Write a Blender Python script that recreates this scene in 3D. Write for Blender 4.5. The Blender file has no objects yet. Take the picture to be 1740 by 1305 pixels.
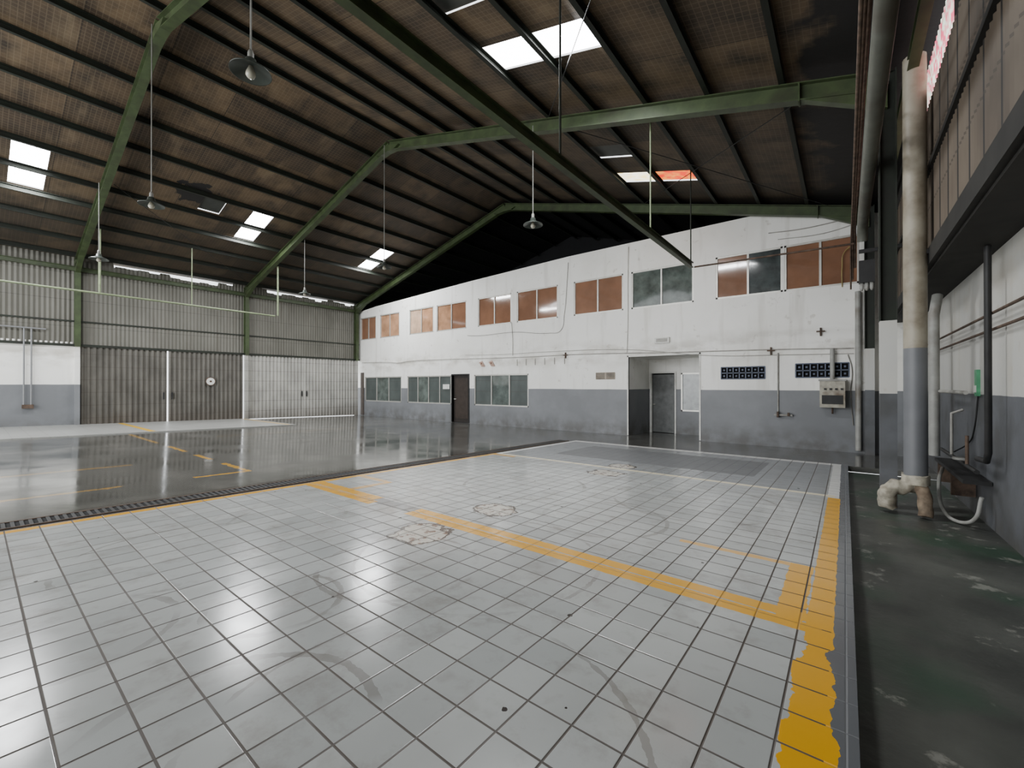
import bpy, math, random
from mathutils import Vector
random.seed(4)
C = bpy.context.scene.collection
TH = math.radians(38.1)
def zf(y): return 0.022*(12.3-y)

# ------------------------------------------------------------ node helper
class NT:
    def __init__(s, name):
        s.mat = bpy.data.materials.new(name); s.mat.use_nodes = True
        s.t = s.mat.node_tree; s.b = s.t.nodes["Principled BSDF"]
        g = s.t.nodes.new("ShaderNodeNewGeometry"); s.pos = g.outputs["Position"]
        sp = s.t.nodes.new("ShaderNodeSeparateXYZ"); s.t.links.new(s.pos, sp.inputs[0])
        s.x, s.y, s.z = sp.outputs
    def put(s, inp, v):
        if isinstance(v, bpy.types.NodeSocket): s.t.links.new(v, inp)
        else: inp.default_value = v
    def m(s, op, a, b=None, c=None, clamp=False):
        n = s.t.nodes.new("ShaderNodeMath"); n.operation = op; n.use_clamp = clamp
        s.put(n.inputs[0], a)
        if b is not None: s.put(n.inputs[1], b)
        if c is not None: s.put(n.inputs[2], c)
        return n.outputs[0]
    def mix(s, f, a, b):
        n = s.t.nodes.new("ShaderNodeMix"); n.data_type = 'RGBA'
        s.put(n.inputs[0], f)
        for i, v in ((6, a), (7, b)):
            if not isinstance(v, bpy.types.NodeSocket) and len(v) == 3: v = (*v, 1)
            s.put(n.inputs[i], v)
        return n.outputs[2]
    def noise(s, scale, detail=3, vec=None, rough=.55, stretch=None):
        n = s.t.nodes.new("ShaderNodeTexNoise"); n.inputs["Scale"].default_value = scale
        n.inputs["Detail"].default_value = detail; n.inputs["Roughness"].default_value = rough
        v = vec or s.pos
        if stretch:
            mp = s.t.nodes.new("ShaderNodeMapping"); s.t.links.new(v, mp.inputs[0])
            mp.inputs["Scale"].default_value = stretch; v = mp.outputs[0]
        s.t.links.new(v, n.inputs["Vector"]); return n.outputs["Fac"]
    def ramp(s, v, lo, hi):
        n = s.t.nodes.new("ShaderNodeMapRange"); s.put(n.inputs[0], v)
        n.inputs[1].default_value = lo; n.inputs[2].default_value = hi; return n.outputs[0]
    def wn(s, a, b):
        c = s.t.nodes.new("ShaderNodeCombineXYZ"); s.put(c.inputs[0], a); s.put(c.inputs[1], b)
        n = s.t.nodes.new("ShaderNodeTexWhiteNoise"); s.t.links.new(c.outputs[0], n.inputs[0]); return n.outputs[0]
    def rect(s, x0, x1, y0, y1, off=0.0, X=None, Y=None):
        X = X or s.x; Y = Y or s.y
        a = s.m('MINIMUM', s.m('SUBTRACT', X, x0), s.m('SUBTRACT', x1, X))
        b = s.m('MINIMUM', s.m('SUBTRACT', Y, y0), s.m('SUBTRACT', y1, Y))
        return s.m('GREATER_THAN', s.m('MINIMUM', a, b), off)
    def dist(s, cx, cy, sx=1, sy=1):
        a = s.m('MULTIPLY', s.m('SUBTRACT', s.x, cx), sx); b = s.m('MULTIPLY', s.m('SUBTRACT', s.y, cy), sy)
        return s.m('SQRT', s.m('ADD', s.m('MULTIPLY', a, a), s.m('MULTIPLY', b, b)))
    def out(s, col=None, rough=None, metal=None, bump=None, bs=.2, spec=None):
        if col is not None:
            if not isinstance(col, bpy.types.NodeSocket) and len(col) == 3: col = (*col, 1)
            s.put(s.b.inputs["Base Color"], col)
        if rough is not None: s.put(s.b.inputs["Roughness"], rough)
        if metal is not None: s.b.inputs["Metallic"].default_value = metal
        if spec is not None: s.b.inputs["Specular IOR Level"].default_value = spec
        if bump is not None:
            n = s.t.nodes.new("ShaderNodeBump"); n.inputs["Strength"].default_value = bs; n.inputs["Distance"].default_value = .02
            s.put(n.inputs["Height"], bump); s.t.links.new(n.outputs[0], s.b.inputs["Normal"])
        return s.mat

def simple(name, c, rough=.5, metal=0, var=.25, scale=6, dirt=None, df=.5):
    n = NT(name)
    f = n.noise(scale, 4)
    col = n.mix(n.ramp(f, .3, .7), tuple(v*(1-var) for v in c), tuple(min(1, v*(1+var)) for v in c))
    if dirt: col = n.mix(n.m('MULTIPLY', n.ramp(n.noise(scale*.4, 5), .5, .7), df), col, dirt)
    return n.out(col, rough, metal)

def emis(name, c1, c2, st, scale=6):
    n = NT(name); f = n.ramp(n.noise(scale, 3), .4, .6); col = n.mix(f, c1, c2)
    n.out(col, .6); n.t.links.new(col, n.b.inputs["Emission Color"]); n.b.inputs["Emission Strength"].default_value = st
    return n.mat

# ------------------------------------------------------------ materials
GREEN = simple("green_paint", (.042, .062, .023), .5, 0, .3, 5, (.025, .022, .013), .6)
DGREEN = simple("dark_green_paint", (.010, .014, .008), .65, 0, .3, 5, (.010, .008, .007), .6)
PGREEN = simple("pale_green_paint", (.17, .21, .115), .5)
ALU = simple("aluminium", (.55, .54, .5), .4, .5, .1)
DARKM = simple("dark_metal", (.02, .02, .02), .55, .2)
SOFF = simple("sooty_steel", (.014, .013, .011), .8, 0, .5, 3)
BLACK = simple("black_void", (.004, .004, .005), .9)
RUST = simple("rusty_metal", (.09, .06, .042), .8, .1, .5, 12)
CABLE = simple("grey_cable", (.36, .35, .32), .6)
WHITEP = simple("white_paint", (.7, .7, .66), .5, 0, .08, 8, (.3, .28, .22), .4)
GREYP = simple("grey_paint", (.2, .205, .21), .5, 0, .1, 8)
CONC = simple("raw_grey_plastic", (.30, .30, .28), .5, 0, .15, 6, (.13, .10, .07), .6)
OLDPIPE = simple("old_grey_pipe", (.11, .115, .095), .5, 0, .2, 4, (.06, .048, .035), .6)

def paint(name, h, white=(.88, .875, .835), grey=(.165, .172, .182), grime=1.0):
    n = NT(name)
    edge = n.m('ADD', n.z, n.m('MULTIPLY', n.m('SUBTRACT', n.noise(1.5, 2), .5), .02))
    f = n.m('GREATER_THAN', edge, h)
    w = n.mix(n.m('MULTIPLY', n.ramp(n.noise(.7, 5), .45, .8), min(1, .40*grime)), white, (.60, .58, .51))
    st = n.ramp(n.noise(1, 4, stretch=(4, 4, .35)), .56, .76)
    w = n.mix(n.m('MULTIPLY', st, min(1, .42*grime)), w, (.42, .39, .33))
    band = n.m('MULTIPLY', n.ramp(n.m('ABSOLUTE', n.m('SUBTRACT', n.z, 2.5)), .5, .05), n.ramp(n.noise(1.4, 6, stretch=(1, 1, 2)), .44, .64))
    w = n.mix(n.m('MULTIPLY', band, .65), w, (.44, .41, .35))
    sp = n.ramp(n.noise(5, 6), .64, .70)
    w = n.mix(n.m('MULTIPLY', sp, .4), w, (.42, .38, .32))
    g = n.mix(n.ramp(n.noise(1.2, 5), .4, .7), grey, tuple(v*1.25 for v in grey))
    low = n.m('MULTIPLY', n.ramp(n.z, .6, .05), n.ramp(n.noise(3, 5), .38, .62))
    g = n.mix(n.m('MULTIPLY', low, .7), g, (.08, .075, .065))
    if grime > 1.5: g = n.mix(n.m('MULTIPLY', n.ramp(n.noise(2, 6), .45, .65), .6), g, (.05, .05, .046))
    return n.out(n.mix(f, g, w), .5, bump=n.noise(8, 4), bs=.12)
PAINT = paint("two_tone_wall_paint", 1.38)
PAINTL = paint("two_tone_wall_paint_side", 1.53)
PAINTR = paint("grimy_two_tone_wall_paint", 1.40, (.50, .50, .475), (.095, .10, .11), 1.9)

def tile_mat():
    n = NT("white_floor_tiles"); T = .2
    jit = n.m('MULTIPLY', n.m('SUBTRACT', n.noise(14, 5), .5), .05)
    jit2 = n.m('ADD', n.m('MULTIPLY', jit, .6), n.m('MULTIPLY', n.m('SUBTRACT', n.noise(2.5, 3), .62), .05))
    half = n.m('MULTIPLY', jit, .5)
    ux = n.m('DIVIDE', n.x, T); uy = n.m('DIVIDE', n.m('ADD', n.y, .02), T)
    fx = n.m('FRACT', n.m('ADD', ux, 100)); fy = n.m('FRACT', n.m('ADD', uy, 100))
    ex = n.m('MINIMUM', fx, n.m('SUBTRACT', 1, fx)); ey = n.m('MINIMUM', fy, n.m('SUBTRACT', 1, fy))
    e = n.m('MINIMUM', ex, ey); grout = n.m('LESS_THAN', e, .023)
    r = n.wn(n.m('FLOOR', n.m('ADD', ux, 100)), n.m('FLOOR', n.m('ADD', uy, 100)))
    col = n.mix(r, (.41, .43, .425), (.52, .54, .53))
    col = n.mix(n.m('MULTIPLY', n.ramp(n.noise(.8, 5), .42, .72), .5), col, (.31, .315, .305))
    col = n.mix(n.m('MULTIPLY', n.ramp(n.noise(6, 6), .55, .74), .35), col, (.20, .18, .15))
    col = n.mix(n.m('MULTIPLY', n.ramp(n.noise(2.2, 7, rough=.7), .54, .7), .40), col, (.19, .16, .13))
    zone = n.rect(-5.5, -.2, 6.65, 9.7, jit)
    col = n.mix(n.m('MULTIPLY', zone, .7), col, (.25, .265, .28))
    patch = n.rect(-4.7, -1.1, 7.4, 9.1, half)
    for cx, cy, rr, w in ((-3.0, .3, .42, .02), (-2.5, 1.9, .55, .015), (-1.9, 3.9, .6, .02), (-1.7, .55, .5, .02), (-3.9, 1.0, .7, .015), (-2.2, 2.4, .9, .014), (-1.2, 1.0, .8, .012), (-4.2, 1.9, .5, .014), (-2.6, 1.1, .35, .016), (-3.4, 4.6, .8, .02), (-1.4, 5.2, .9, .02)):
        d = n.m('ABSOLUTE', n.m('SUBTRACT', n.dist(cx, cy), rr))
        a = n.m('MULTIPLY', n.m('LESS_THAN', n.m('ADD', d, jit), w), n.ramp(n.noise(1.6, 2), .46, .58))
        col = n.mix(n.m('MULTIPLY', a, .45), col, (.14, .12, .10))
    big = n.m('MULTIPLY', n.m('SUBTRACT', n.noise(4.5, 4), .5), .34)
    for cx, cy, rr in ((-2.9, 2.42, .23), (-2.9, 3.4, .21), (-2.95, 6.1, .24), (-3.0, 6.9, .2)):
        d = n.m('ADD', n.dist(cx, cy), big)
        col = n.mix(n.m('LESS_THAN', d, rr+.028), col, (.05, .03, .02))
        inn = n.mix(n.ramp(n.noise(13, 4), .54, .62), (.56, .53, .46), (.17, .09, .055))
        col = n.mix(n.m('LESS_THAN', d, rr), col, inn)
    for sc_, k_ in ((2.2, .11), (5.0, .09)):
        v = n.t.nodes.new("ShaderNodeTexVoronoi"); v.inputs["Scale"].default_value = sc_
        n.t.links.new(n.pos, v.inputs["Vector"])
        sc = n.t.nodes.new("ShaderNodeSeparateColor"); n.t.links.new(v.outputs["Color"], sc.inputs[0])
        spot = n.m('LESS_THAN', n.m('ADD', v.outputs["Distance"], n.m('MULTIPLY', jit, 2)), n.m('MULTIPLY', n.m('POWER', sc.outputs[0], 4), k_))
        col = n.mix(spot, col, (.03, .022, .018))
    Y = (.80, .40, .008); W = (.85, .85, .82); G = (.13, .137, .148)
    def line(col, c, x0, x1, y0, y1, j=jit, a=1.0):
        return n.mix(n.m('MULTIPLY', n.rect(x0, x1, y0, y1, j), a), col, c)
    col = line(col, G, -5.66, -5.58, -5, 9.95)
    col = line(col, G, -.15, .1, -5, 9.85)
    col = line(col, Y, -5.6, -5.5, -5, 6.6, half)
    col = line(col, G, -4.35, -3.4, 2.76, 2.92, jit2, .8)
    col = line(col, Y, -5.5, -4.2, 2.83, 2.94, jit2); col = line(col, Y, -5.5, -4.1, 2.69, 2.80, jit2)
    col = line(col, Y, -3.5, -.1, 2.825, 2.93, half); col = line(col, Y, -3.5, -.1, 2.70, 2.81, half)
    col = line(col, Y, -.31, -.19, 2.8, 3.75, jit2); col = line(col, Y, -1.1, -.2, 3.69, 3.75, jit2, .8)
    col = line(col, Y, -4.9, -4.8, 2.9, 3.5, jit2, .7); col = line(col, Y, -5.5, -4.8, 3.45, 3.53, jit2, .7)
    col = line(col, Y, -.17, -.05, 2.6, 6.5, half)
    wear = n.m('ADD', jit, n.m('MULTIPLY', n.m('SUBTRACT', n.noise(4, 4), .56), .16))
    col = line(col, Y, -.172, -.05, -4, 2.65, wear)
    col = line(col, W, -.175, -.06, 6.5, 9.85, half)
    col = line(col, (.95, .86, .62), -5.5, -.1, 6.55, 6.66, half); col = line(col, W, -5.55, -.1, 9.62, 9.85, half)
    col = line(col, W, -5.58, -5.46, 6.6, 9.85, half)
    col = line(col, Y, -5.5, -5.0, 6.42, 6.52, jit2, .8)
    gm = n.m('MULTIPLY', grout, n.m('LESS_THAN', n.x, -.06))
    paintm = n.m('MULTIPLY', n.rect(-3.5, -.1, 2.7, 2.93), .55)
    gm = n.m('MULTIPLY', gm, n.m('SUBTRACT', 1, paintm))
    col = n.mix(n.m('MULTIPLY', gm, n.ramp(n.noise(1.5, 3), -.4, .45)), col, (.05, .036, .026))
    col = n.mix(n.m('MULTIPLY', patch, .9), col, (.115, .12, .13))
    rg = n.m('MULTIPLY_ADD', n.noise(3, 5), .24, .07)
    rg = n.m('ADD', rg, n.m('MULTIPLY', patch, .25))
    return n.out(col, n.m('ADD', rg, n.m('MULTIPLY', grout, .3)), bump=n.ramp(e, 0, .03), bs=.25, spec=.85)
TILE = tile_mat()

def tile2_mat():
    n = NT("pale_side_tiles")
    fx = n.m('FRACT', n.m('ADD', n.m('DIVIDE', n.x, .3), 100)); fy = n.m('FRACT', n.m('ADD', n.m('DIVIDE', n.y, .3), 100))
    g = n.m('MAXIMUM', n.m('LESS_THAN', fx, .04), n.m('LESS_THAN', fy, .04))
    col = n.mix(n.noise(1.5, 4), (.28, .285, .27), (.44, .44, .42))
    col = n.mix(n.m('MULTIPLY', g, .4), col, (.15, .14, .12))
    j = n.m('MULTIPLY', n.m('SUBTRACT', n.noise(8, 4), .5), .06)
    for r in ((-19.5, -15.3, 3.1, 3.25), (-19.5, -15.3, 6.85, 6.95)):
        col = n.mix(n.rect(*r, j), col, (.7, .42, .03))
    return n.out(col, .35)
TILE2 = tile2_mat()

def conc_mat():
    n = NT("worn_polished_concrete")
    f = n.ramp(n.noise(.6, 6, rough=.65), .3, .7)
    col = n.mix(f, (.055, .057, .052), (.14, .138, .127))
    col = n.mix(n.m('MULTIPLY', n.ramp(n.noise(2.5, 6), .52, .7), .45), col, (.21, .20, .18))
    col = n.mix(n.m('MULTIPLY', n.ramp(n.noise(.35, 4), .5, .7), .6), col, (.04, .042, .038))
    fx = n.m('FRACT', n.m('ADD', n.m('DIVIDE', n.x, 3.3), 100.4)); fy = n.m('FRACT', n.m('ADD', n.m('DIVIDE', n.y, 3.1), 100))
    g = n.m('MAXIMUM', n.m('LESS_THAN', fx, .006), n.m('LESS_THAN', fy, .006))
    col = n.mix(n.m('MULTIPLY', g, .6), col, (.03, .03, .027))
    j = n.m('MULTIPLY', n.m('SUBTRACT', n.noise(9, 5), .5), .12)
    Yc = (.72, .38, .02)
    for r, a in (((-7.2, -7.12, 1.95, 2.66), 1), ((-8.2, -7.12, 2.58, 2.66), .9), ((-9.6, -8.8, 2.58, 2.66), .9), ((-11.4, -10.2, 2.58, 2.66), .8),
                 ((-7.2, -7.12, -3, 1.2), .5), ((-9.1, -9.0, -3, 1.6), .4), ((-15.0, -12.2, 2.58, 2.66), .5), ((-13, -12.92, 4, 8), .3)):
        col = n.mix(n.m('MULTIPLY', n.rect(*r, j), a), col, Yc)
    col = n.mix(n.m('MULTIPLY', n.rect(-6.15, -5.6, -5, 9.9, j), .7), col, (.045, .038, .032))
    return n.out(col, n.m('MULTIPLY_ADD', n.ramp(n.noise(1.2, 5), .3, .75), .18, .045), bump=n.noise(5, 4), bs=.03, spec=.95)
CONCF = conc_mat()

def aisle_mat():
    n = NT("stained_green_concrete")
    col = n.mix(n.ramp(n.noise(1.2, 6), .35, .65), (.034, .037, .033), (.10, .105, .092))
    col = n.mix(n.m('MULTIPLY', n.ramp(n.noise(1.0, 3), .5, .62), .7), col, (.022, .062, .034))
    ch = n.ramp(n.noise(3.2, 8, rough=.7), .59, .64)
    col = n.mix(n.m('MULTIPLY', ch, .6), col, (.34, .34, .30))
    return n.out(col, .42, bump=n.noise(10, 6), bs=.3)
AISLE = aisle_mat()

def roof_mat():
    n = NT("brown_insulation_sheet")
    r = n.wn(n.m('FLOOR', n.m('ADD', n.m('DIVIDE', n.m('ADD', n.x, 3.6), .97), 100)), n.m('FLOOR', n.m('ADD', n.m('DIVIDE', n.y, 1.22), 100)))
    col = n.mix(r, (.052, .034, .019), (.130, .088, .048))
    col = n.mix(n.ramp(n.noise(2.2, 6), .42, .75), col, (.020, .014, .009))
    col = n.mix(n.m('MULTIPLY', n.ramp(n.noise(1.5, 6, stretch=(.4, 1.6, 1)), .56, .75), .5), col, (.20, .150, .09))
    fy = n.m('FRACT', n.m('ADD', n.m('DIVIDE', n.y, 1.22), 100))
    col = n.mix(n.m('MULTIPLY', n.m('LESS_THAN', fy, .015), .7), col, (.012, .008, .005))
    gx = n.m('FRACT', n.m('ADD', n.m('DIVIDE', n.x, .08), 100)); gy = n.m('FRACT', n.m('ADD', n.m('DIVIDE', n.y, .08), 100))
    g = n.m('MAXIMUM', n.m('LESS_THAN', gx, .14), n.m('LESS_THAN', gy, .14))
    col = n.mix(n.m('MULTIPLY', g, .25), col, (.24, .19, .125))
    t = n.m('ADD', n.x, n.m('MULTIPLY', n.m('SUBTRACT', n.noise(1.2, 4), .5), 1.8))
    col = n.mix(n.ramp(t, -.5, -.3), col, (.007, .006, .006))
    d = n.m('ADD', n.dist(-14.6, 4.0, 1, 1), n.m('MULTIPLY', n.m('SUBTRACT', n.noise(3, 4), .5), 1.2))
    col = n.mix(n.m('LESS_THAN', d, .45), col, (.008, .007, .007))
    back_fade = n.m('MULTIPLY', n.ramp(n.y, 4, 11.6), .5)  # sheet colour darkens smoothly towards the back
    col = n.mix(back_fade, col, (.012, .010, .008))
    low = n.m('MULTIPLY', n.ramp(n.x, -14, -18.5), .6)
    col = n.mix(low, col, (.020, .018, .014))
    back = n.ramp(n.y, 11.8, 12.4)  # roof beyond the last frame painted black, as no light reaches it
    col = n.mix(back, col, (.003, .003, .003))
    return n.out(col, .7, bump=n.noise(6, 4), bs=.3)
ROOF = roof_mat()

def metal_wall_mat():
    n = NT("old_corrugated_sheet")
    col = n.mix(n.ramp(n.noise(1, 5, stretch=(1, 1.2, .5)), .3, .7), (.098, .095, .078), (.155, .150, .128))
    st = n.ramp(n.noise(2, 4, stretch=(1, 5, .25)), .55, .75)
    col = n.mix(n.m('MULTIPLY', st, .5), col, (.075, .062, .045))
    fz = n.m('FRACT', n.m('DIVIDE', n.z, .85))
    col = n.mix(n.m('MULTIPLY', n.m('LESS_THAN', fz, .02), .6), col, (.05, .05, .04))
    return n.out(col, .6, .1)
CORR = metal_wall_mat()
def gate_mat(name, a, b):
    n = NT(name)
    col = n.mix(n.ramp(n.noise(2, 5, stretch=(1, 1, .6)), .3, .7), a, b)
    fz = n.m('FRACT', n.m('DIVIDE', n.z, .42))
    col = n.mix(n.m('MULTIPLY', n.m('LESS_THAN', fz, .05), .4), col, (.05, .04, .032))
    low = n.ramp(n.z, .7, .1); col = n.mix(n.m('MULTIPLY', low, .5), col, (.075, .055, .04))
    return n.out(col, .55, .1)
GATE_D = gate_mat("dark_folding_gate", (.075, .070, .060), (.130, .122, .105))
GATE_L = gate_mat("backlit_pale_gate", (.29, .285, .262), (.43, .42, .385))  # pale tone stands in for daylight glowing through these gates

def pane(name, c, rough=.08, var=.15, scale=1.5):
    n = NT(name); f = n.ramp(n.noise(scale, 4), .35, .65)
    col = n.mix(f, tuple(v*(1-var) for v in c), tuple(v*(1+var) for v in c))
    n.out(col, rough); n.b.inputs["Coat Weight"].default_value = .6; n.b.inputs["Coat Roughness"].default_value = .04
    return n.mat
BROWN = [pane("brown_paper_glass", (.235, .12, .072)), pane("tan_paper_glass", (.38, .21, .12), .1, .25, 2.5), pane("rust_paper_glass", (.22, .10, .055))]
GLASSG = pane("greenish_glass", (.085, .105, .095), .08, .4, 3)
GLASSD = pane("dark_glass", (.05, .06, .06), .1, .4, 3)
CREAM = pane("cream_paper_glass", (.48, .33, .23), .1, .2, 3)
CURT = gate_mat("dim_glass", (.05, .062, .058), (.085, .10, .095))
SKYW = emis("skylight_sheet", (.93, .97, 1), (1, 1, 1), 16)
SKYY = emis("yellowed_skylight", (1, .8, .35), (1, .93, .8), 3.0, 5)
SKYR = emis("red_skylight", (.9, .05, .02), (1, .3, .05), 1.6, 5)
SKYD = simple("blocked_skylight", (.035, .038, .034), .5)
STAIN = emis("coloured_torn_sheet", (.75, .12, .2), (.75, .9, .75), 1.6, 9)

# ------------------------------------------------------------ mesh helpers
def obj(name, vs, fs, mat, parent=None, smooth=False):
    me = bpy.data.meshes.new(name); me.from_pydata([tuple(v) for v in vs], [], fs); me.update()
    if mat: me.materials.append(mat)
    if smooth:
        for p in me.polygons: p.use_smooth = True
    o = bpy.data.objects.new(name, me); C.objects.link(o)
    if parent: o.parent = parent
    return o
def top(o, label, cat, group=None):
    o["label"] = label; o["category"] = cat
    if group: o["group"] = group
    return o
def struct(o, label=None):
    o["kind"] = "structure"
    if label: o["label"] = label
    return o
def empty(name, loc):
    e = bpy.data.objects.new(name, None); e.location = loc; e.empty_display_size = .1; C.objects.link(e); return e
def setp(o, p):
    bpy.context.view_layer.update(); o.parent = p; o.matrix_parent_inverse = p.matrix_world.inverted()
BF = [(0,3,2,1),(4,5,6,7),(0,1,5,4),(1,2,6,5),(2,3,7,6),(3,0,4,7)]
def bx(x0, x1, y0, y1, z0, z1):
    return [(x0,y0,z0),(x1,y0,z0),(x1,y1,z0),(x0,y1,z0),(x0,y0,z1),(x1,y0,z1),(x1,y1,z1),(x0,y1,z1)]
def boxes(name, bl, mat, parent=None):
    vs, fs = [], []
    for b in bl:
        k = len(vs); vs += bx(*b); fs += [tuple(i+k for i in f) for f in BF]
    o = obj(name, vs, fs, mat)
    if parent: setp(o, parent)
    return o
def prism(name, sec, p0, p1, mat, up=(0,0,1), parent=None, cut=None):
    p0 = Vector(p0); p1 = Vector(p1); a = (p1-p0).normalized(); s = a.cross(Vector(up)).normalized(); u = s.cross(a)
    n = len(sec); vs = [p0+s*x+u*y for x, y in sec]+[p1+s*x+u*y for x, y in sec]
    fs = [(i, (i+1) % n, n+(i+1) % n, n+i) for i in range(n)]+[tuple(range(n))[::-1], tuple(range(n, 2*n))]
    o = obj(name, vs, fs, mat)
    if parent: setp(o, parent)
    return o
def isec(w, h, t=.015):
    a = w/2; b = h/2
    return [(-a,-b),(a,-b),(a,-b+t),(t/2,-b+t),(t/2,b-t),(a,b-t),(a,b),(-a,b),(-a,b-t),(-t/2,b-t),(-t/2,-b+t),(-a,-b+t)]
def csec(w, h, t=.012):
    return [(0,0),(w,0),(w,t),(t,t),(t,h-t),(w,h-t),(w,h),(0,h)]
def tube(name, pts, r, mat, parent=None, res=3, smoothpts=False, lump=0):
    cu = bpy.data.curves.new(name, 'CURVE'); cu.dimensions = '3D'; cu.bevel_depth = r; cu.bevel_resolution = res; cu.use_fill_caps = True
    sp = cu.splines.new('BEZIER' if smoothpts else 'POLY')
    if smoothpts:
        sp.bezier_points.add(len(pts)-1)
        for b, p in zip(sp.bezier_points, pts): b.co = p; b.handle_left_type = b.handle_right_type = 'AUTO'
        sp.resolution_u = 8
    else:
        sp.points.add(len(pts)-1)
        for b, p in zip(sp.points, pts): b.co = (*p, 1)
    o = bpy.data.objects.new(name+"_c", cu); C.objects.link(o)
    bpy.context.view_layer.update()
    me = bpy.data.meshes.new_from_object(o.evaluated_get(bpy.context.evaluated_depsgraph_get()))
    bpy.data.objects.remove(o); me.materials.clear(); me.materials.append(mat)
    for p in me.polygons: p.use_smooth = True
    if lump:
        for v in me.vertices:
            c = v.co; k = math.sin(c.x*41+c.z*23)*math.sin(c.y*37-c.z*31)
            v.co = c+Vector((k, math.sin(c.z*47+c.x*19), math.cos(c.x*43+c.y*29)))*lump
    m = bpy.data.objects.new(name, me); C.objects.link(m)
    if parent: setp(m, parent)
    return m
def lathe(name, prof, loc, mat, n=32, parent=None):
    vs, fs = [], []
    for r, z in prof:
        for i in range(n):
            a = 2*math.pi*i/n; vs.append((loc[0]+r*math.cos(a), loc[1]+r*math.sin(a), loc[2]+z))
    for j in range(len(prof)-1):
        for i in range(n):
            fs.append((j*n+i, j*n+(i+1) % n, (j+1)*n+(i+1) % n, (j+1)*n+i))
    o = obj(name, vs, fs, mat, smooth=True)
    if parent: setp(o, parent)
    return o
def cells(us, vs_, holes):
    U = sorted(set(us+[h[0] for h in holes]+[h[1] for h in holes])); V = sorted(set(vs_+[h[2] for h in holes]+[h[3] for h in holes]))
    U = [u for u in U if us[0] <= u <= us[-1]]; V = [v for v in V if vs_[0] <= v <= vs_[-1]]
    res = []
    for i in range(len(U)-1):
        for j in range(len(V)-1):
            cu = (U[i]+U[i+1])/2; cv = (V[j]+V[j+1])/2
            if not any(h[0] < cu < h[1] and h[2] < cv < h[3] for h in holes): res.append((U[i], U[i+1], V[j], V[j+1]))
    return res

# ------------------------------------------------------------ floors
def slab(name, rects, dz, mat, th=.1):
    vs, fs = [], []
    for x0, x1, y0, y1 in rects:
        k = len(vs)
        for z in (-th, 0):
            vs += [(x0,y0,zf(y0)+dz+z),(x1,y0,zf(y0)+dz+z),(x1,y1,zf(y1)+dz+z),(x0,y1,zf(y1)+dz+z)]
        fs += [tuple(i+k for i in f) for f in BF]
    return obj(name, vs, fs, mat)
struct(slab("floor", [(-19.7, -5.62, -9, 15.3), (-5.62, 1.3, 9.85, 15.3)], -.015, CONCF), "worn polished grey concrete workshop floor")
struct(slab("floor.001", [(-5.62, .037, -9, 9.85)], 0, TILE, .2), "white tiled floor bay with yellow painted lines")
struct(slab("floor.002", [(.037, 1.3, -9, 9.85)], -.12, AISLE), "stained green-grey concrete aisle beside the tiles")
struct(slab("floor.003", [(-19.6, -15.2, -9, 7.1)], .012, TILE2, .03), "pale tiled strip beside the folding gates")
vs, fs = [], []
def addb(b):
    k = len(vs); vs.extend(bx(*b)); fs.extend([tuple(i+k for i in f) for f in BF])
y = -.6
while y < 9.7:
    z = zf(y)-.015; addb((-5.98, -5.76, y, y+.025, z, z+.006)); y += .055
g = obj("drain_grate", vs, fs, DARKM)
gp = slab("grate_bed", [(-5.98, -5.76, -.6, 9.7)], -.0135, BLACK, .002); setp(gp, g)
r1 = slab("grate_rail", [(-6.01, -5.98, -.6, 9.75)], -.007, RUST, .01); setp(r1, g)
r2 = slab("grate_rail", [(-5.76, -5.73, -.6, 9.75)], -.007, RUST, .01); setp(r2, g)
top(g, "long rusty steel drain grating along the tiled bay", "drain grate")

# ------------------------------------------------------------ roof
RX, RZ, M = -9.8, 8.3, .27
def rz(x): return RZ-M*abs(x-RX)
XR, XL = .95, -19.72
sky = [(-4.57,-2.63,5.02,5.62,'w'),(-4.57,-3.6,10.1,10.7,'y'),(-3.6,-2.63,10.1,10.7,'r'),
       (-16.3,-14.43,.55,1.15,'w'),(-16.3,-14.5,5.5,6.1,'w'),(-16.3,-14.6,10.15,10.8,'w'),
       (-4.57,-3.7,8.6,9.2,'d'),(-15.3,-14.43,4.2,4.75,'d'),(-4.57,-3.7,3.75,4.25,'d')]
holes = [s[:4] for s in sky]
vs, fs = [], []
for seg in ([XL, RX], [RX, XR]):
    for x0, x1, y0, y1 in cells(seg, [-6.0, 17.0], [h for h in holes if seg[0] < h[0] < seg[1]]):
        k = len(vs); vs += [(x0,y0,rz(x0)),(x1,y0,rz(x1)),(x1,y1,rz(x1)),(x0,y1,rz(x0))]; fs.append((k,k+3,k+2,k+1))
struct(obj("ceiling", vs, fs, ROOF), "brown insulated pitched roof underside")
for i, (x0, x1, y0, y1, k) in enumerate(sky):
    o = obj(f"window_{i+1}", [(x0,y0,rz(x0)+.03),(x1,y0,rz(x1)+.03),(x1,y1,rz(x1)+.03),(x0,y1,rz(x0)+.03)], [(0,3,2,1)],
            {'w':SKYW,'y':SKYY,'r':SKYR,'d':SKYD}[k])
    struct(o, {'w':"bright translucent roof skylight",'y':"yellowed roof skylight",'r':"red tinted roof skylight",'d':"blocked dark roof skylight"}[k])
px = [-.69-.97*i for i in range(10)]+[.35]; pl = [-10.55-.97*i for i in range(10)]
for x in px+pl:
    o = prism("roof_purlin", [(a-.035, b-.135) for a, b in csec(.07, .13)], (x, -6, rz(x)), (x, 16.8, rz(x)), DGREEN)
    top(o, "dark green steel roof purlin", "roof beam", "roof purlins")

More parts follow.
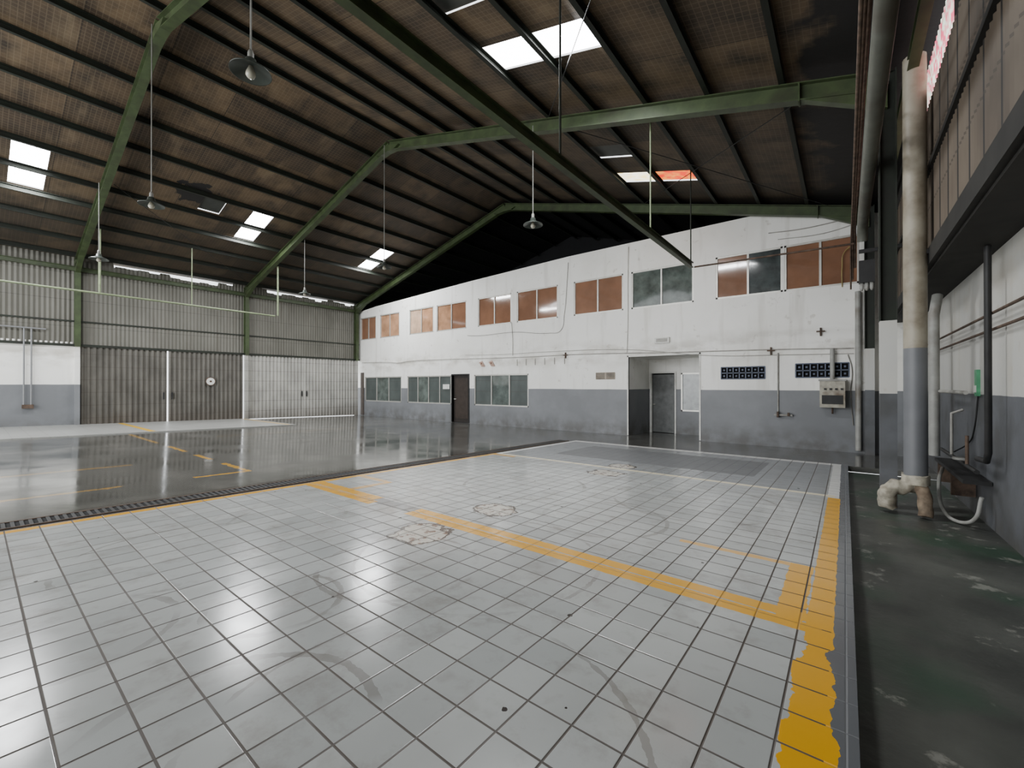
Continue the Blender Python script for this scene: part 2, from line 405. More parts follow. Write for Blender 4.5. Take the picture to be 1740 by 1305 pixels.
# ------------------------------------------------------------ portal frames
HR = .24
def frame(Y, rightcol=True):
    e = empty("portal_frame", (RX, Y, zf(Y)))
    def c(x): return rz(x)-.14-HR/2
    xr = .42; xl = -19.5
    prism("rafter", isec(.15, HR), (RX, Y, c(RX)), (xr, Y, c(xr)), GREEN, parent=e)
    prism("rafter", isec(.15, HR), (RX, Y, c(RX)), (xl, Y, c(xl)), GREEN, parent=e)
    zc = c(RX)-HR/2
    def plate(name, pts, w=.02):
        n = len(pts); v = [(x, Y-w/2, z) for x, z in pts]+[(x, Y+w/2, z) for x, z in pts]
        f = [tuple(range(n)), tuple(range(2*n-1, n-1, -1))]+[(i, n+i, n+(i+1) % n, (i+1) % n) for i in range(n)]
        o = obj(name, v, f, GREEN); setp(o, e)
    plate("ridge_plate", [(RX-.5, c(RX-.5)), (RX, c(RX)), (RX+.5, c(RX+.5)), (RX+.3, c(RX+.3)-HR/2), (RX, zc-.06), (RX-.3, c(RX-.3)-HR/2)], .16)
    for xe, s in ((xr, -1), (xl, 1)):
        plate("haunch", [(xe, c(xe)), (xe+s*.9, c(xe+s*.9)-HR/2), (xe+s*.85, c(xe+s*.9)-HR/2-.02), (xe, c(xe)-HR/2-.22)], .12)
    boxes("stiffener", [(xr-.92, xr-.90, Y-.08, Y+.08, c(xr-.9)-HR/2-.02, c(xr-.9)+HR/2)], GREEN, e)
    zb = 2.75
    prism("column", isec(.14, .2), (xl, Y, zb), (xl, Y, rz(xl)-.14), GREEN, up=(1,0,0), parent=e)
    boxes("column_base", [(xl-.1, xl+.06, Y-.06, Y+.06, zf(Y)-.02, zb)], GATE_L if Y > 3 else PAINTL, e)
    if rightcol:
        prism("column", isec(.14, .17), (xr, Y, 2.3), (xr, Y, rz(xr)-.14), DGREEN, up=(1,0,0), parent=e)
        boxes("column_base", [(xr-.08, xr+.08, Y-.08, Y+.08, zf(Y)-.12, 2.3)], PAINTR, e)
    top(e, "green painted steel portal frame with pitched rafters", "steel frame", "portal frames")
frame(2.13, False); frame(7.05); frame(12.08)
def eave(x, y0, y1, z):
    return prism("eave_beam", isec(.1, .14), (x, y0, z), (x, y1, z), GREEN)
top(eave(-19.5, -5, 12.0, rz(-19.5)-.42), "green steel eave beam above corrugated wall", "steel beam")
top(eave(.62, -5, 12.0, 5.2), "green steel eave beam under the roof edge", "steel beam")
for a, b, dz in (((-.3, 7.2), (-4.5, 11.9), .15), ((-4.5, 7.2), (-.3, 11.9), .18), ((-.3, 2.3), (-4.5, 6.9), .15), ((-15, 2.3), (-19, 6.9), .15)):
    o = tube("bracing_rod", [(a[0], a[1], rz(a[0])-dz), (b[0], b[1], rz(b[0])-dz)], .008, DARKM, res=1)
    top(o, "thin steel roof bracing rod", "rod", "roof bracing rods")

# ------------------------------------------------------------ monorail and pipe rail
e = empty("hoist_rail", (-2.66, 4.3, 4.15))
prism("rail_beam", isec(.085, .12), (-2.66, -5, 4.15), (-2.66, 9.8, 4.15), GREEN, parent=e)
for y in (-.5, 4.32, 7.3, 9.75):
    tube("hanger_rod", [(-2.66, y, 4.2), (-2.66, y, rz(-2.66)-.1)], .014, PGREEN if 6 < y < 8 else DGREEN, parent=e)
top(e, "green steel hoist rail hung on rods from roof", "hoist rail")
e = empty("hanging_pipe_rail", (-16.94, 2.1, 4.2))
tube("rail_pipe", [(-16.94, -5, 4.22), (-16.94, 7.1, 4.12)], .028, PGREEN, parent=e)
for y in (2.3, 4.5, 7.2):
    tube("hanger_rod", [(-16.94, y, 4.15), (-16.94, y, rz(-16.94)-.35)], .03 if y != 4.5 else .016, PGREEN, parent=e)
top(e, "pale green pipe rail hung below the roof", "pipe rail")
o = tube("service_pipe", [(-2.6, 9.8, 4.1), (.13, 9.8, 4.05)], .018, RUST); top(o, "thin rusty service pipe off hoist rail end", "pipe")

# ------------------------------------------------------------ lamps
LS = simple("enamel_shade", (.05, .06, .052), .35, .2); LI = simple("shade_inner", (.22, .22, .2), .5)
BULB = simple("bulb_glass", (.42, .40, .32), .15)
for x, y, z in ((-4.88, 1.8, 4.78), (-9.8, 2.0, 4.75), (-14.85, 2.0, 4.7), (-4.88, 6.9, 4.7), (-9.8, 6.9, 4.7), (-14.85, 7.2, 4.7)):
    e = empty("pendant_lamp", (x, y, z))
    lathe("lamp_shade", [(.025, .13), (.05, .125), (.06, .07), (.1, .045), (.19, 0), (.195, -.015), (.19, -.012), (.1, .03), (.05, .05), (.0, .055)], (x, y, z), LS, parent=e)
    lathe("lamp_bulb", [(.0, -.075), (.03, -.068), (.048, -.04), (.045, -.01), (.028, .03), (.02, .055)], (x, y, z), BULB, 20, parent=e)
    lathe("lamp_socket", [(.0, .22), (.02, .22), (.03, .19), (.03, .13)], (x, y, z), LI, 16, parent=e)
    tube("suspension_rod", [(x, y, z+.2), (x, y, rz(x)-.3)], .009, LI, parent=e, res=2)
    top(e, "enamel pendant lamp with shallow conical shade on rod", "lamp", "pendant lamps")

# ------------------------------------------------------------ back wall
YB = 12.3
wins = [(-19.45,-18.15),(-17.8,-16.3),(-15.55,-13.95),(-13.73,-11.98),(-11.34,-9.68),(-9.42,-7.67),(-7.05,-5.33),(-5.07,-3.28),(-2.72,-1.20),(-1.17,.26)]
low = [(-19.08,-16.15,3),(-15.7,-12.85,4),(-11.54,-8.9,3)]
ZU0, ZU1, ZL0, ZL1 = 3.8, 4.92, .72, 1.92
hol = [(a, b, ZU0, ZU1) for a, b in wins]+[(a, b, ZL0, ZL1) for a, b, _ in low]
hol += [(-5.16, -3.14, -1, 2.36), (-12.78, -11.85, -1, 1.92), (-2.59, -1.58, 1.67, 1.98), (-.94, .07, 1.69, 2.02), (-6.24, -5.6, 1.7, 1.9)]
vs, fs = [], []
for x0, x1, z0, z1 in cells([-19.75, 1.3], [-.15, 5.2], hol):
    k = len(vs); vs += [(x0,YB,z0),(x1,YB,z0),(x1,YB,z1),(x0,YB,z1)]; fs.append((k,k+1,k+2,k+3))
prof = [(-19.75, 5.25), (-18.2, 5.38), (-11.7, 5.66), (-7.27, 5.8), (-1.25, 5.83), (.9, 5.2), (1.3, 5.2)]
for (xa, za), (xb, zb) in zip(prof, prof[1:]):
    k = len(vs); vs += [(xa,YB,5.2),(xb,YB,5.2),(xb,YB,zb),(xa,YB,za),(xa,YB+.15,za),(xb,YB+.15,zb)]; fs += [(k,k+1,k+2,k+3),(k+3,k+2,k+5,k+4)]
for x0, x1, z0, z1 in hol:
    D = .15; z0 = max(z0, -.1); k = len(vs)
    vs += [(x0,YB,z0),(x1,YB,z0),(x1,YB,z1),(x0,YB,z1),(x0,YB+D,z0),(x1,YB+D,z0),(x1,YB+D,z1),(x0,YB+D,z1)]
    fs += [(k,k+4,k+5,k+1),(k+1,k+5,k+6,k+2),(k+2,k+6,k+7,k+3),(k+3,k+7,k+4,k)]
struct(obj("wall_back", vs, fs, PAINT), "two-storey white wall with grey lower band")

wn_i = len(sky)
def window(x0, x1, z0, z1, n, mats, label, y=YB+.04, fw=.045):
    global wn_i; wn_i += 1
    b = [(x0, x1, y-.03, y+.04, z0, z0+fw), (x0, x1, y-.03, y+.04, z1-fw, z1), (x0, x0+fw, y-.03, y+.04, z0, z1), (x1-fw, x1, y-.03, y+.04, z0, z1)]
    w = (x1-x0)/n
    for i in range(1, n): b.append((x0+w*i-fw/2, x0+w*i+fw/2, y-.025, y+.035, z0, z1))
    f = boxes(f"window_{wn_i}", b, ALU); struct(f, label)
    for i in range(n):
        boxes("window_pane", [(x0+w*i+fw*.5, x0+w*(i+1)-fw*.5, y+.005, y+.015, z0+fw*.8, z1-fw*.8)], mats[i % len(mats)], f)
B0, B1, B2 = BROWN
wm = [[B0,B0],[B1,B1],[CREAM,B1],[B1,B0],[B0,B0],[B0,B0],[B0,B0],[GLASSG,GLASSG],[B0,GLASSD],[B0,B0]]
for (a, b), mm in zip(wins, wm): window(a, b, ZU0, ZU1, 2, mm, "aluminium framed upper window with papered glass")
for a, b, n in low: window(a, b, ZL0, ZL1, n, [CURT, GLASSG, CURT], "aluminium framed ground floor window with dim glass")
def vent(x0, x1, z0, z1, nx, nz, m, label):
    global wn_i; wn_i += 1
    b = []
    for i in range(nx+1):
        x = x0+(x1-x0)*i/nx; b.append((x-.012, x+.012, YB-.01, YB+.03, z0, z1))
    for j in range(nz+1):
        z = z0+(z1-z0)*j/nz; b.append((x0, x1, YB-.01, YB+.03, z-.012, z+.012))
    for i in range(nx):
        for j in range(nz):
            cx = x0+(x1-x0)*(i+.5)/nx; cz = z0+(z1-z0)*(j+.5)/nz
            b.append((cx-.02, cx+.02, YB-.005, YB+.025, cz-.02, cz+.02))
    f = boxes(f"window_{wn_i}", b, m); struct(f, label)
    boxes("vent_back", [(x0, x1, YB+.06, YB+.08, z0, z1)], BLACK, f)
BLUEG = simple("blue_grey_block", (.09, .11, .16), .5)
vent(-2.59, -1.58, 1.67, 1.98, 7, 2, BLUEG, "patterned ventilation block opening")
vent(-.94, .07, 1.69, 2.02, 7, 2, BLUEG, "patterned ventilation block opening")
vent(-6.24, -5.6, 1.7, 1.9, 1, 5, simple("louver_tan", (.35, .3, .24), .6), "small louvred wall vent")
d = boxes("door_1", [(-12.78, -11.85, YB+.08, YB+.12, .0, 1.92)], simple("black_brown_door", (.02, .016, .014), .4)); struct(d, "dark wooden door in white wall")
boxes("door_panel", [(-12.68, -11.95, YB+.065, YB+.08, .15, 1.8)], simple("door_panel_brown", (.035, .025, .02), .4), d)
boxes("door_handle", [(-12.72, -12.6, YB+.03, YB+.065, .93, .96)], ALU, d)
f = boxes("trim_1", [(-12.83, -12.78, YB-.02, YB+.1, 0, 1.97), (-11.85, -11.8, YB-.02, YB+.1, 0, 1.97), (-12.78, -11.85, YB-.02, YB+.1, 1.92, 1.97)], DARKM); struct(f)
d = boxes("door_2", [(-19.42, -19.15, YB-.03, YB-.005, .02, 2.15)], simple("corner_door_brown", (.05, .035, .025), .5)); struct(d, "narrow brown door in the corner")
# alcove room
Y2 = 14.0; X0, X1, ZT = -5.16, -3.14, 2.36
vs, fs = [], []
def quad(*p):
    k = len(vs); vs.extend(p); fs.append((k,k+1,k+2,k+3))
quad((X0,YB+.15,-.1),(X0,Y2,-.1),(X0,Y2,ZT),(X0,YB+.15,ZT)); quad((X1,Y2,-.1),(X1,YB+.15,-.1),(X1,YB+.15,ZT),(X1,Y2,ZT))
quad((X0,YB+.15,ZT),(X0,Y2,ZT),(X1,Y2,ZT),(X1,YB+.15,ZT))
for x0, x1, z0, z1 in cells([X0, X1], [-.1, ZT], [(-5.08, -4.3, -1, 1.9), (-4.12, -3.45, .68, 1.9)]): quad((x0,Y2,z0),(x1,Y2,z0),(x1,Y2,z1),(x0,Y2,z1))
struct(obj("wall_alcove", vs, fs, PAINT), "painted entrance alcove walls")
vs, fs = [], []
A, B, YE = X0-.3, X1+.3, Y2+1.3
quad((A,Y2+.01,-.1),(A,YE,-.1),(A,YE,ZT),(A,Y2+.01,ZT)); quad((B,Y2+.01,-.1),(B,YE,-.1),(B,YE,ZT),(B,Y2+.01,ZT))
quad((A,YE,-.1),(B,YE,-.1),(B,YE,ZT),(A,YE,ZT)); quad((A,Y2+.01,ZT),(B,Y2+.01,ZT),(B,YE,ZT),(A,YE,ZT))
struct(obj("wall_inner", vs, fs, GREYP))
f = boxes("trim_2", [(-5.12, -5.06, Y2-.03, Y2+.06, -.05, 1.95), (-4.32, -4.27, Y2-.03, Y2+.06, -.05, 1.95), (-5.06, -4.32, Y2-.03, Y2+.06, 1.9, 1.95)], WHITEP); struct(f)
window(-4.12, -3.45, .68, 1.9, 1, [simple("pale_grey_glass", (.36, .38, .38), .15)], "inner aluminium framed window", y=Y2+.02)
dl = boxes("door_3", [(0, .74, -.02, .02, 0, 1.9)], simple("grey_door_leaf", (.15, .156, .154), .4)); dl.location = (-4.34, Y2+.03, -.04); dl.rotation_euler = (0, 0, math.radians(172)); struct(dl, "grey door standing ajar")
h = boxes("door_handle", [(.64, .71, .02, .05, .9, .93)], ALU); h.parent = dl
f = boxes("trim_3", [(-5.2, -5.16, YB-.015, YB+.06, 0, 2.4), (-5.2, -3.1, YB-.015, YB+.06, 2.36, 2.4), (-3.14, -3.1, YB-.015, YB+.06, 0, 2.4)], WHITEP); struct(f)
struct(boxes("wall_gable", [(-20.5, 1.3, 16.9, 17, -.2, 8.4)], BLACK), "black unlit gable end")  # black colour stands in for the unlit space under the far roof
struct(boxes("wall_void_side", [(-19.8, -19.7, 12.36, 17, 4, 6), (1.2, 1.3, 12.4, 17, 4, 6)], BLACK))  # black side sheets, darkness of the same unlit space painted in
struct(boxes("ceiling.001", [(-19.7, 1.2, YB+.2, 17, 5.0, 5.05)], BLACK), "top of the two-storey block, painted black as unlit")  # slab top coloured black to read as unlit

# ------------------------------------------------------------ left wall
XW = -19.6
def corr(name, x, y0, y1, z0, z1, pitch, amp, mat, z0b=None, flat=False, topf=None):
    vs, fs = [], []; n = max(2, int(round((y1-y0)/pitch*4)))
    for i in range(n+1):
        t = y0+(y1-y0)*i/n; ph = i % 4
        xx = x+(amp if ph in ((1, 2) if flat else (1,)) else (-amp if (ph == 3 and not flat) else 0))
        zz = z0 if z0b is None else z0+(z0b-z0)*i/n
        vs += [(xx, t, zz), (xx, t, topf(t) if topf else z1)]
    for i in range(n): fs.append((2*i, 2*i+1, 2*i+3, 2*i+2))
    return obj(name, vs, fs, mat)
gap_r = [random.random() for _ in range(200)]
def ltop(t):
    if 3.0 < t < 6.6 or 7.7 < t < 12.0:
        k = t*3.3+60; i = int(k); r = gap_r[i % 200]
        w = gap_r[(i*7) % 200]
        return 5.64-(.05+.14*r if w > .12 else 0)
    return 5.66
struct(corr("wall_left", XW, -6, 12.35, 2.78, 5.62, .11, .011, CORR, topf=ltop), "old grey corrugated metal upper wall")
struct(boxes("wall_left_base", [(XW-.12, XW, -6, 2.07, -.1, 2.9)], PAINTL), "low masonry wall painted white over grey")
struct(boxes("trim_4", [(XW-.03, XW+.03, -6, 12.3, 3.55, 3.6), (XW+.02, XW+.06, -6, 12.3, 2.76, 2.84)], DGREEN), "green cladding rail")
gates = [(2.2, 4.455, GATE_D), (4.50, 6.95, GATE_D), (7.15, 9.46, GATE_L), (9.475, 12.1, GATE_L)]
for i, (a, b, m) in enumerate(gates):
    dz = corr(f"door_{i+4}", XW+.0, a, b, zf(a)+.0, 2.78, .15, .04, m, z0b=zf(b)+.0, flat=True)
    struct(dz, "dark pleated steel folding gate" if m is GATE_D else "pleated steel folding gate, backlight painted in as pale colour")
    hb = boxes("gate_handle", [(XW+.045, XW+.08, (b-.12) if i % 2 == 0 else (a+.08), (b-.08) if i % 2 == 0 else (a+.12), 1.0, 1.25)], DARKM, dz)
cl = empty("round_gate_sign", (XW+.09, 5.8, 1.66))
def disc(name, r, x0, x1, mat):
    n = 28; vs = [(x, 5.8+r*math.cos(2*math.pi*i/n), 1.66+r*math.sin(2*math.pi*i/n)) for x in (x0, x1) for i in range(n)]
    fs = [tuple(range(n, 2*n)), tuple(range(n))[::-1]]+[(i, (i+1) % n, n+(i+1) % n, n+i) for i in range(n)]
    o = obj(name, vs, fs, mat); setp(o, cl)
disc("sign_rim", .17, XW+.05, XW+.085, RUST); disc("sign_face", .14, XW+.086, XW+.092, WHITEP); disc("sign_hub", .04, XW+.093, XW+.1, RUST)
top(cl, "round white disc with brown rim on folding gate", "round sign")
e = empty("wall_pipework", (XW+.06, 1.2, 1.4))
for y, z0, z1 in ((1.0, .85, 3.25), (1.15, .8, 3.25)): tube("riser_pipe", [(XW+.06, y, z0), (XW+.06, y, z1)], .02, GREYP, parent=e)
tube("cross_pipe", [(XW+.08, -2, 3.3), (XW+.08, 1.45, 3.25)], .022, GREYP, parent=e)
tube("cross_pipe", [(XW+.08, -2, 1.5), (XW+.08, .35, 1.48)], .02, GREYP, parent=e)
boxes("tap_body", [(XW+.03, XW+.12, .96, 1.2, .8, .92)], RUST, e)
top(e, "grey pipework fixed on white and grey wall", "pipes")

# ------------------------------------------------------------ right wall
XO, XU, ZS = 1.2, .8, 2.85
struct(boxes("wall_right", [(XO, XO+.12, -6, 12.3, -.2, ZS)], PAINTR), "grimy masonry wall painted white over grey")
struct(boxes("wall_right_soffit", [(XU, XO+.1, -6, 12.3, ZS, ZS+.06)], SOFF), "dark steel ledge soffit")
struct(boxes("wall_front_blocker", [(-3.0, 1.3, -6.1, -6.0, -.2, 7)], GREYP), "added grey end wall, out of view, blocking light from behind")  # added out of view to cut light from behind on the right
def pan_mat():
    n = NT("dusty_fibre_panels"); col = n.mix(n.ramp(n.noise(1.2, 5, stretch=(1, 1, .4)), .3, .7), (.05, .036, .024), (.14, .11, .08))
    fy = n.m('FRACT', n.m('ADD', n.m('DIVIDE', n.y, .45), 50)); col = n.mix(n.m('LESS_THAN', fy, .06), col, (.012, .010, .008))
    fz = n.m('FRACT', n.m('DIVIDE', n.z, .6)); col = n.mix(n.m('MULTIPLY', n.m('LESS_THAN', fz, .04), .6), col, (.03, .022, .016))
    return n.out(col, .7)
struct(corr("wall_right_upper", XU, -6, 12.3, 3.05, 4.85, .09, .012, pan_mat()), "dusty corrugated fibre panels")
struct(boxes("trim_5", [(XU-.05, XU+.02, -6, 12.3, 2.88, 3.07), (XU-.04, XU+.02, -6, 12.3, 4.0, 4.06)], SOFF), "dark steel wall beam")
struct(boxes("wall_right_top", [(XU, XU+.03, -6, 5.6, 4.85, 5.45), (XU, XU+.03, 9.2, 12.3, 4.85, 5.45)], SOFF))
o = corr("window_99", XU, 5.6, 9.2, 4.85, 5.3, .09, .012, STAIN); struct(o, "torn coloured translucent wall sheet letting light through")
def duct_mat():
    n = NT("duct_two_tone"); f = n.m('GREATER_THAN', n.z, 1.93)
    up = n.mix(n.ramp(n.noise(4, 5), .4, .7), (.33, .30, .235), (.18, .15, .105)); lo = n.mix(n.noise(5, 4), (.11, .115, .125), (.17, .175, .185))
    return n.out(n.mix(f, lo, up), .5)
DUCT = duct_mat()
e = empty("exhaust_duct", (.64, 6.75, 0))
tube("duct_pipe", [(.64, 6.75, .42), (.64, 6.75, 5.3)], .105, DUCT, parent=e, res=6)
WRAP = simple("dirty_wrap", (.38, .35, .28), .85, 0, .35, 14, (.12, .085, .05), .7)
WRAPB = simple("brown_stained_wrap", (.19, .145, .10), .85, 0, .4, 14, (.07, .04, .025), .7)
tube("duct_elbow", [(.64, 6.75, .40), (.6, 6.74, .35), (.52, 6.72, .32), (.43, 6.7, .29), (.39, 6.7, .21), (.39, 6.7, .06)], .085, WRAP, parent=e, res=5, smoothpts=True, lump=.011)
tube("duct_elbow", [(.64, 6.75, .42), (.68, 6.7, .34), (.70, 6.65, .25), (.71, 6.6, .03)], .062, WRAPB, parent=e, res=5, smoothpts=True, lump=.010)
tube("duct_collar", [(.64, 6.75, .36), (.64, 6.75, .47)], .125, WRAP, parent=e, res=5, lump=.008)
boxes("duct_bracket", [(.7, .76, 6.7, 6.8, 3.0, 3.05)], DARKM, e)
top(e, "tall round vertical duct, beige above grey, with elbows", "duct")
o = tube("drain_pipe", [(1.0, 8.5, .5), (1.0, 8.5, 2.5), (1.05, 8.6, 2.8)], .06, CONC); top(o, "pale vertical pipe against painted wall", "pipe")
o = tube("overhead_duct", [(.24, -4, 4.25), (.24, 9.3, 4.25), (.24, 9.5, 4.15), (.24, 9.55, 4.0)], .075, OLDPIPE, res=5); top(o, "grey overhead pipe running along wall and bending down", "pipe")
for x, z, r in ((.13, 4.55, .02), (.10, 4.35, .016), (.17, 4.8, .022)):
    o = tube("overhead_pipe", [(x, -4, z), (x, 11.5, z), (x, 11.6, z-.8)], r, RUST); top(o, "thin rusty pipe running high along wall", "pipe", "overhead pipes")
for x, z in ((1.12, 2.2), (1.14, 2.05)):
    o = tube("wall_conduit", [(x, -3, z), (x, 11.8, z)], .014, RUST); top(o, "thin dirty conduit along painted wall", "conduit", "wall conduits")
o = tube("black_riser_pipe", [(1.08, 6.03, 2.84), (1.08, 6.03, .85), (1.08, 6.1, .76), (1.08, 6.45, .74)], .027, DARKM, smoothpts=False); top(o, "black riser pipe on painted wall", "pipe")
e = empty("pipe_rack", (1.1, 7.2, .5))
for z, y0, y1 in ((.62, 6.3, 8.3), (1.42, 6.8, 8.4)): tube("rack_pipe", [(1.05, y0, z), (1.05, y1, z)], .022, DARKM if z < 1 else CABLE, parent=e)
tube("rack_stub", [(1.05, 6.75, .62), (1.05, 6.75, .95)], .016, RUST, parent=e); tube("rack_stub", [(1.05, 7.6, .62), (1.05, 7.6, 1.15), (1.15, 7.6, 1.2)], .016, CABLE, parent=e)
boxes("rack_tray", [(.98, 1.19, 6.5, 8.3, .46, .5)], DARKM, e)
boxes("rack_bracket", [(.99, 1.19, 7.2, 7.25, .2, .46)], RUST, e)
boxes("rack_bracket", [(.99, 1.19, 8.1, 8.15, .2, .46)], RUST, e)
lathe("valve_wheel", [(0, .03), (.06, .03), (.07, .015), (.06, 0), (0, 0)], (1.02, 6.9, .66), CONC, 20, parent=e)
top(e, "dark pipe rack and tray along the painted wall", "pipe rack")
o = tube("hose", [(.93, 7.3, .5), (.86, 7.0, .35), (.87, 6.8, .1), (.95, 6.6, .03), (1.05, 6.45, .1), (1.1, 6.4, .35)], .018, CONC, smoothpts=True); top(o, "grey flexible hose drooping to floor", "hose")
e = empty("green_switch_box", (1.17, 7.08, 1.5))
boxes("box_body", [(1.17, 1.2, 7.03, 7.13, 1.38, 1.68)], simple("bright_green", (.08, .32, .16), .5), e)
boxes("box_lid", [(1.16, 1.17, 7.045, 7.115, 1.42, 1.5)], WHITEP, e)
top(e, "small green switch box on painted wall", "switch box")
o = tube("wall_cable", [(1.19, 7.08, 1.38), (1.18, 7.2, 1.0), (1.18, 7.5, .8), (1.1, 7.8, .65)], .008, DARKM, smoothpts=True); top(o, "black cable hanging from switch box", "cable")
e = empty("isolator_box", (.33, 9.6, 3.4))
boxes("box_body", [(.2, .42, 9.9, 10.05, 3.35, 3.75)], DARKM, e); boxes("box_arm", [(.2, .78, 9.94, 10.0, 3.9, 3.96)], DARKM, e)
for i in range(3): lathe("insulator", [(0, 0), (.03, 0), (.03, -.1), (.015, -.14), (0, -.14)], (.24+.07*i, 9.96, 3.35), CONC, 12, parent=e)
top(e, "black electrical isolator box with insulators", "electrical box")
o = tube("white_downpipe", [(.23, 12.22, 3.6), (.23, 12.22, .05)], .055, CONC, res=5); top(o, "pale downpipe at end of white wall", "pipe")

# ------------------------------------------------------------ wall fixtures on back wall
YF = YB-.02
e = empty("wall_heater", (-.23, YB-.15, 1.3))
boxes("heater_body", [(-.46, .0, YB-.3, YB, 1.0, 1.62)], simple("stained_cream_metal", (.35, .33, .27), .5, .1, .3, 8, (.12, .07, .04), .8), e)
boxes("heater_panel", [(-.42, -.04, YB-.315, YB-.3, 1.08, 1.28)], DARKM, e)
boxes("heater_lid", [(-.48, .02, YB-.32, YB, 1.6, 1.64)], CONC, e)
for i in range(4): boxes("heater_knob", [(-.38+.1*i, -.34+.1*i, YB-.33, YB-.3, 1.4, 1.44)], DARKM, e)
tube("flue_pipe", [(-.23, YB-.12, 1.62), (-.23, YB-.12, 2.35)], .045, CONC, parent=e)
tube("heater_leg", [(-.23, YB-.1, 1.0), (-.23, YB-.1, .85)], .02, RUST, parent=e)
top(e, "rusty stained metal wall heater box with flue", "heater")
e = empty("wall_tap", (-1.3, YB-.1, .75))
tube("tap_pipe", [(-1.3, YF, 2.3), (-1.3, YF, .85), (-1.3, YF-.05, .8)], .018, CONC, parent=e)
boxes("tap_body", [(-1.38, -1.0, YB-.1, YB-.02, .76, .8)], CONC, e)
boxes("tap_lever", [(-1.32, -1.28, YB-.14, YB-.05, .72, .86)], RUST, e); boxes("tap_spout", [(-1.1, -1.06, YB-.14, YB-.05, .76, .84)], RUST, e)
top(e, "wall tap on long pale supply pipe", "tap")
DCAB = simple("dull_dark_cable", (.22, .21, .19), .7)
def cable(pts, r=.010, m=CABLE, lab="grey cable strung along white wall"):
    o = tube("wall_cable", [(x, YF, z) for x, z in pts], r, m, res=2, smoothpts=True); top(o, lab, "cable", "wall cables")
cable([(-19.3, 2.66), (-17, 2.6), (-16.3, 2.55), (-15.6, 2.6), (-13.5, 2.6), (-11, 2.55), (-9, 2.52), (-7, 2.52), (-5.2, 2.48), (-4, 2.44), (-2.8, 2.42), (-1, 2.38), (.15, 2.34)], .013)
cable([(-12, 2.72), (-10, 2.66), (-8, 2.66), (-5.1, 2.58), (-2.8, 2.3), (-1.2, 2.25), (.15, 2.22)], .008)
cable([(-11.9, 3.5), (-11.3, 3.45), (-9.5, 3.45), (-8, 3.3), (-7.55, 3.35), (-7.4, 3.9), (-7.3, 4.9), (-7.25, 5.6)], .008, DCAB, "thin cable looping down white wall")
cable([(-5.15, 5.7), (-5.17, 4.6), (-5.17, 3.5), (-5.2, 2.5)], .008)
cable([(-9.65, 3.8), (-9.6, 3.2), (-9.6, 2.6)], .010)
cable([(-1.5, 5.3), (-.8, 5.25), (.25, 5.3)], .012); cable([(-1.3, 5.1), (-.4, 5.05), (.25, 5.15)], .008)
cable([(-.05, 3.75), (-.05, 4.2), (.0, 4.55), (.2, 4.7)], .010, simple("yellow_hose", (.35, .28, .10), .5), "yellowish hose hanging on white wall")
cable([(.05, 2.2), (.12, 1.9), (.1, 1.3), (.14, .6)], .01, DCAB, "dark cable beside wall heater")
REDB = simple("faded_red_brown", (.42, .28, .22), .6)
for x, z in ((-11.15, 2.35), (-10.65, 2.35)):
    e = empty("wall_bracket", (x, YF, z))
    o = obj("bracket_plate", [(x-.12, YF-.01, z+.05), (x+.05, YF-.01, z+.1), (x+.2, YF-.01, z-.12), (x+.02, YF-.01, z-.12), (x-.12, YF, z+.05), (x+.05, YF, z+.1), (x+.2, YF, z-.12), (x+.02, YF, z-.12)],
            [(0,3,2,1),(4,5,6,7),(0,1,5,4),(1,2,6,5),(2,3,7,6),(3,0,4,7)], REDB); setp(o, e)
    boxes("bracket_stub", [(x-.03, x+.03, YF-.06, YF, z-.02, z+.04)], REDB, e)
    top(e, "faded red-brown bracket on white wall", "bracket", "wall brackets")
for x in (-9.4, -9.0, -8.6, -8.2, -7.8, -7.4):
    o = boxes("wall_peg", [(x-.012, x+.012, YB-.02, YB, 2.22, 2.45)], CABLE); top(o, "short vertical metal strip on white wall", "bracket", "wall strips")
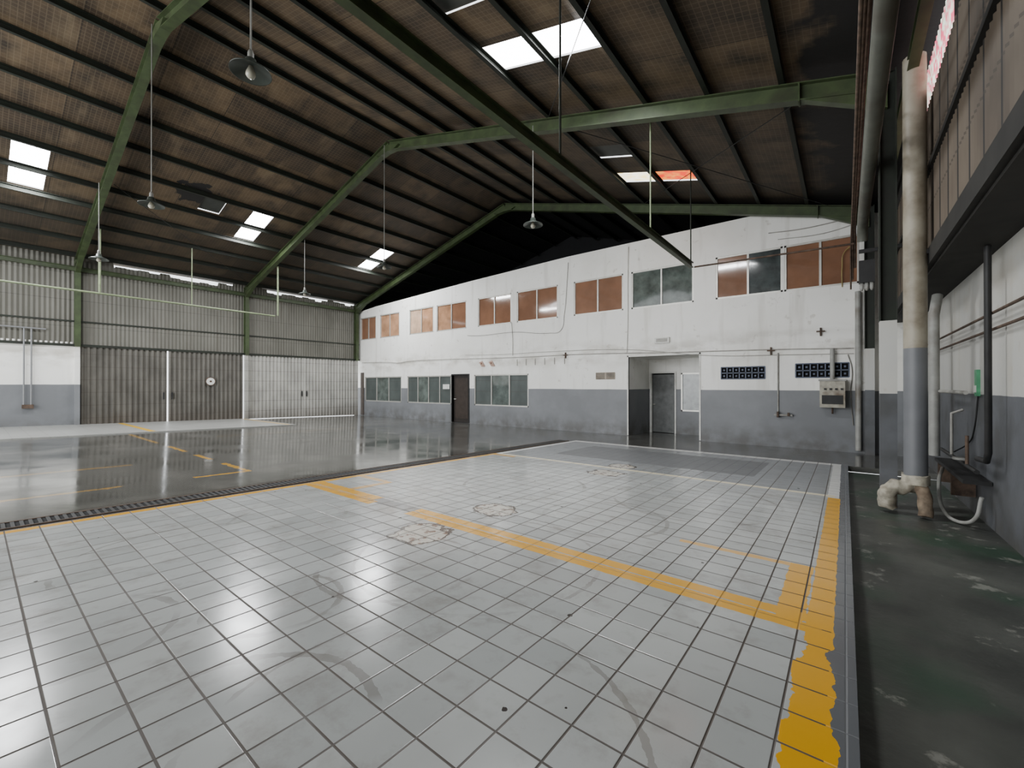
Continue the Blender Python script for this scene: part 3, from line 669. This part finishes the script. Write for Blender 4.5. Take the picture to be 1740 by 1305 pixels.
e = empty("junction_box", (-4.15, YB, 2.8)); boxes("box_body", [(-4.35, -3.93, YB-.06, YB, 2.72, 2.88)], WHITEP, e)
boxes("box_slot", [(-4.3, -3.98, YB-.065, YB-.06, 2.75, 2.85)], CABLE, e); top(e, "white vented box above the alcove opening", "vent box")
for x, z in ((-7.35, 2.5), (-.45, 2.75), (-1.45, 2.35)):
    e = empty("cable_clamp", (x, YB-.04, z)); boxes("clamp_bar", [(x-.08, x+.08, YB-.07, YB-.03, z, z+.03)], RUST, e); boxes("clamp_post", [(x-.015, x+.015, YB-.06, YB, z-.09, z+.1)], RUST, e)
    top(e, "small dark metal cable clamp on white wall", "clamp", "cable clamps")
o = boxes("notice_sheet", [(-13.35, -12.95, YB+.0, YB+.008, 1.35, 1.55)], WHITEP); top(o, "small white notice stuck by the dark door", "notice")

# ------------------------------------------------------------ light
w = bpy.data.worlds.new("W"); bpy.context.scene.world = w; w.use_nodes = True
bg = w.node_tree.nodes["Background"]; bg.inputs[0].default_value = (.95, .98, 1, 1); bg.inputs[1].default_value = 2.9
def area(name, loc, rot, sx, sy, p, col=(1, 1, 1)):
    l = bpy.data.lights.new(name, 'AREA'); l.shape = 'RECTANGLE'; l.size = sx; l.size_y = sy; l.energy = p; l.color = col
    o = bpy.data.objects.new(name, l); o.location = loc; o.rotation_euler = rot; C.objects.link(o)
area("daylight_fill", (-11, -5.8, 3.2), (math.radians(88), 0, 0), 15.5, 5, 1250, (.98, .99, 1))  # added area lamp, emulates daylight from the open end behind the camera
for s in sky:
    if s[4] == 'w':
        cx = (s[0]+s[1])/2; cy = (s[2]+s[3])/2
        area("skylight_lamp", (cx, cy, rz(cx)-.2), (0, 0, 0), 1.6, .5, 260, (.97, .985, 1))

cam = bpy.data.cameras.new("cam"); co = bpy.data.objects.new("cam", cam); C.objects.link(co)
co.location = (0, 0, 1.5); co.rotation_euler = (math.radians(90.2), 0, TH)
cam.sensor_width = 36; cam.lens = 36*722/1740; cam.clip_start = .02
bpy.context.scene.camera = co
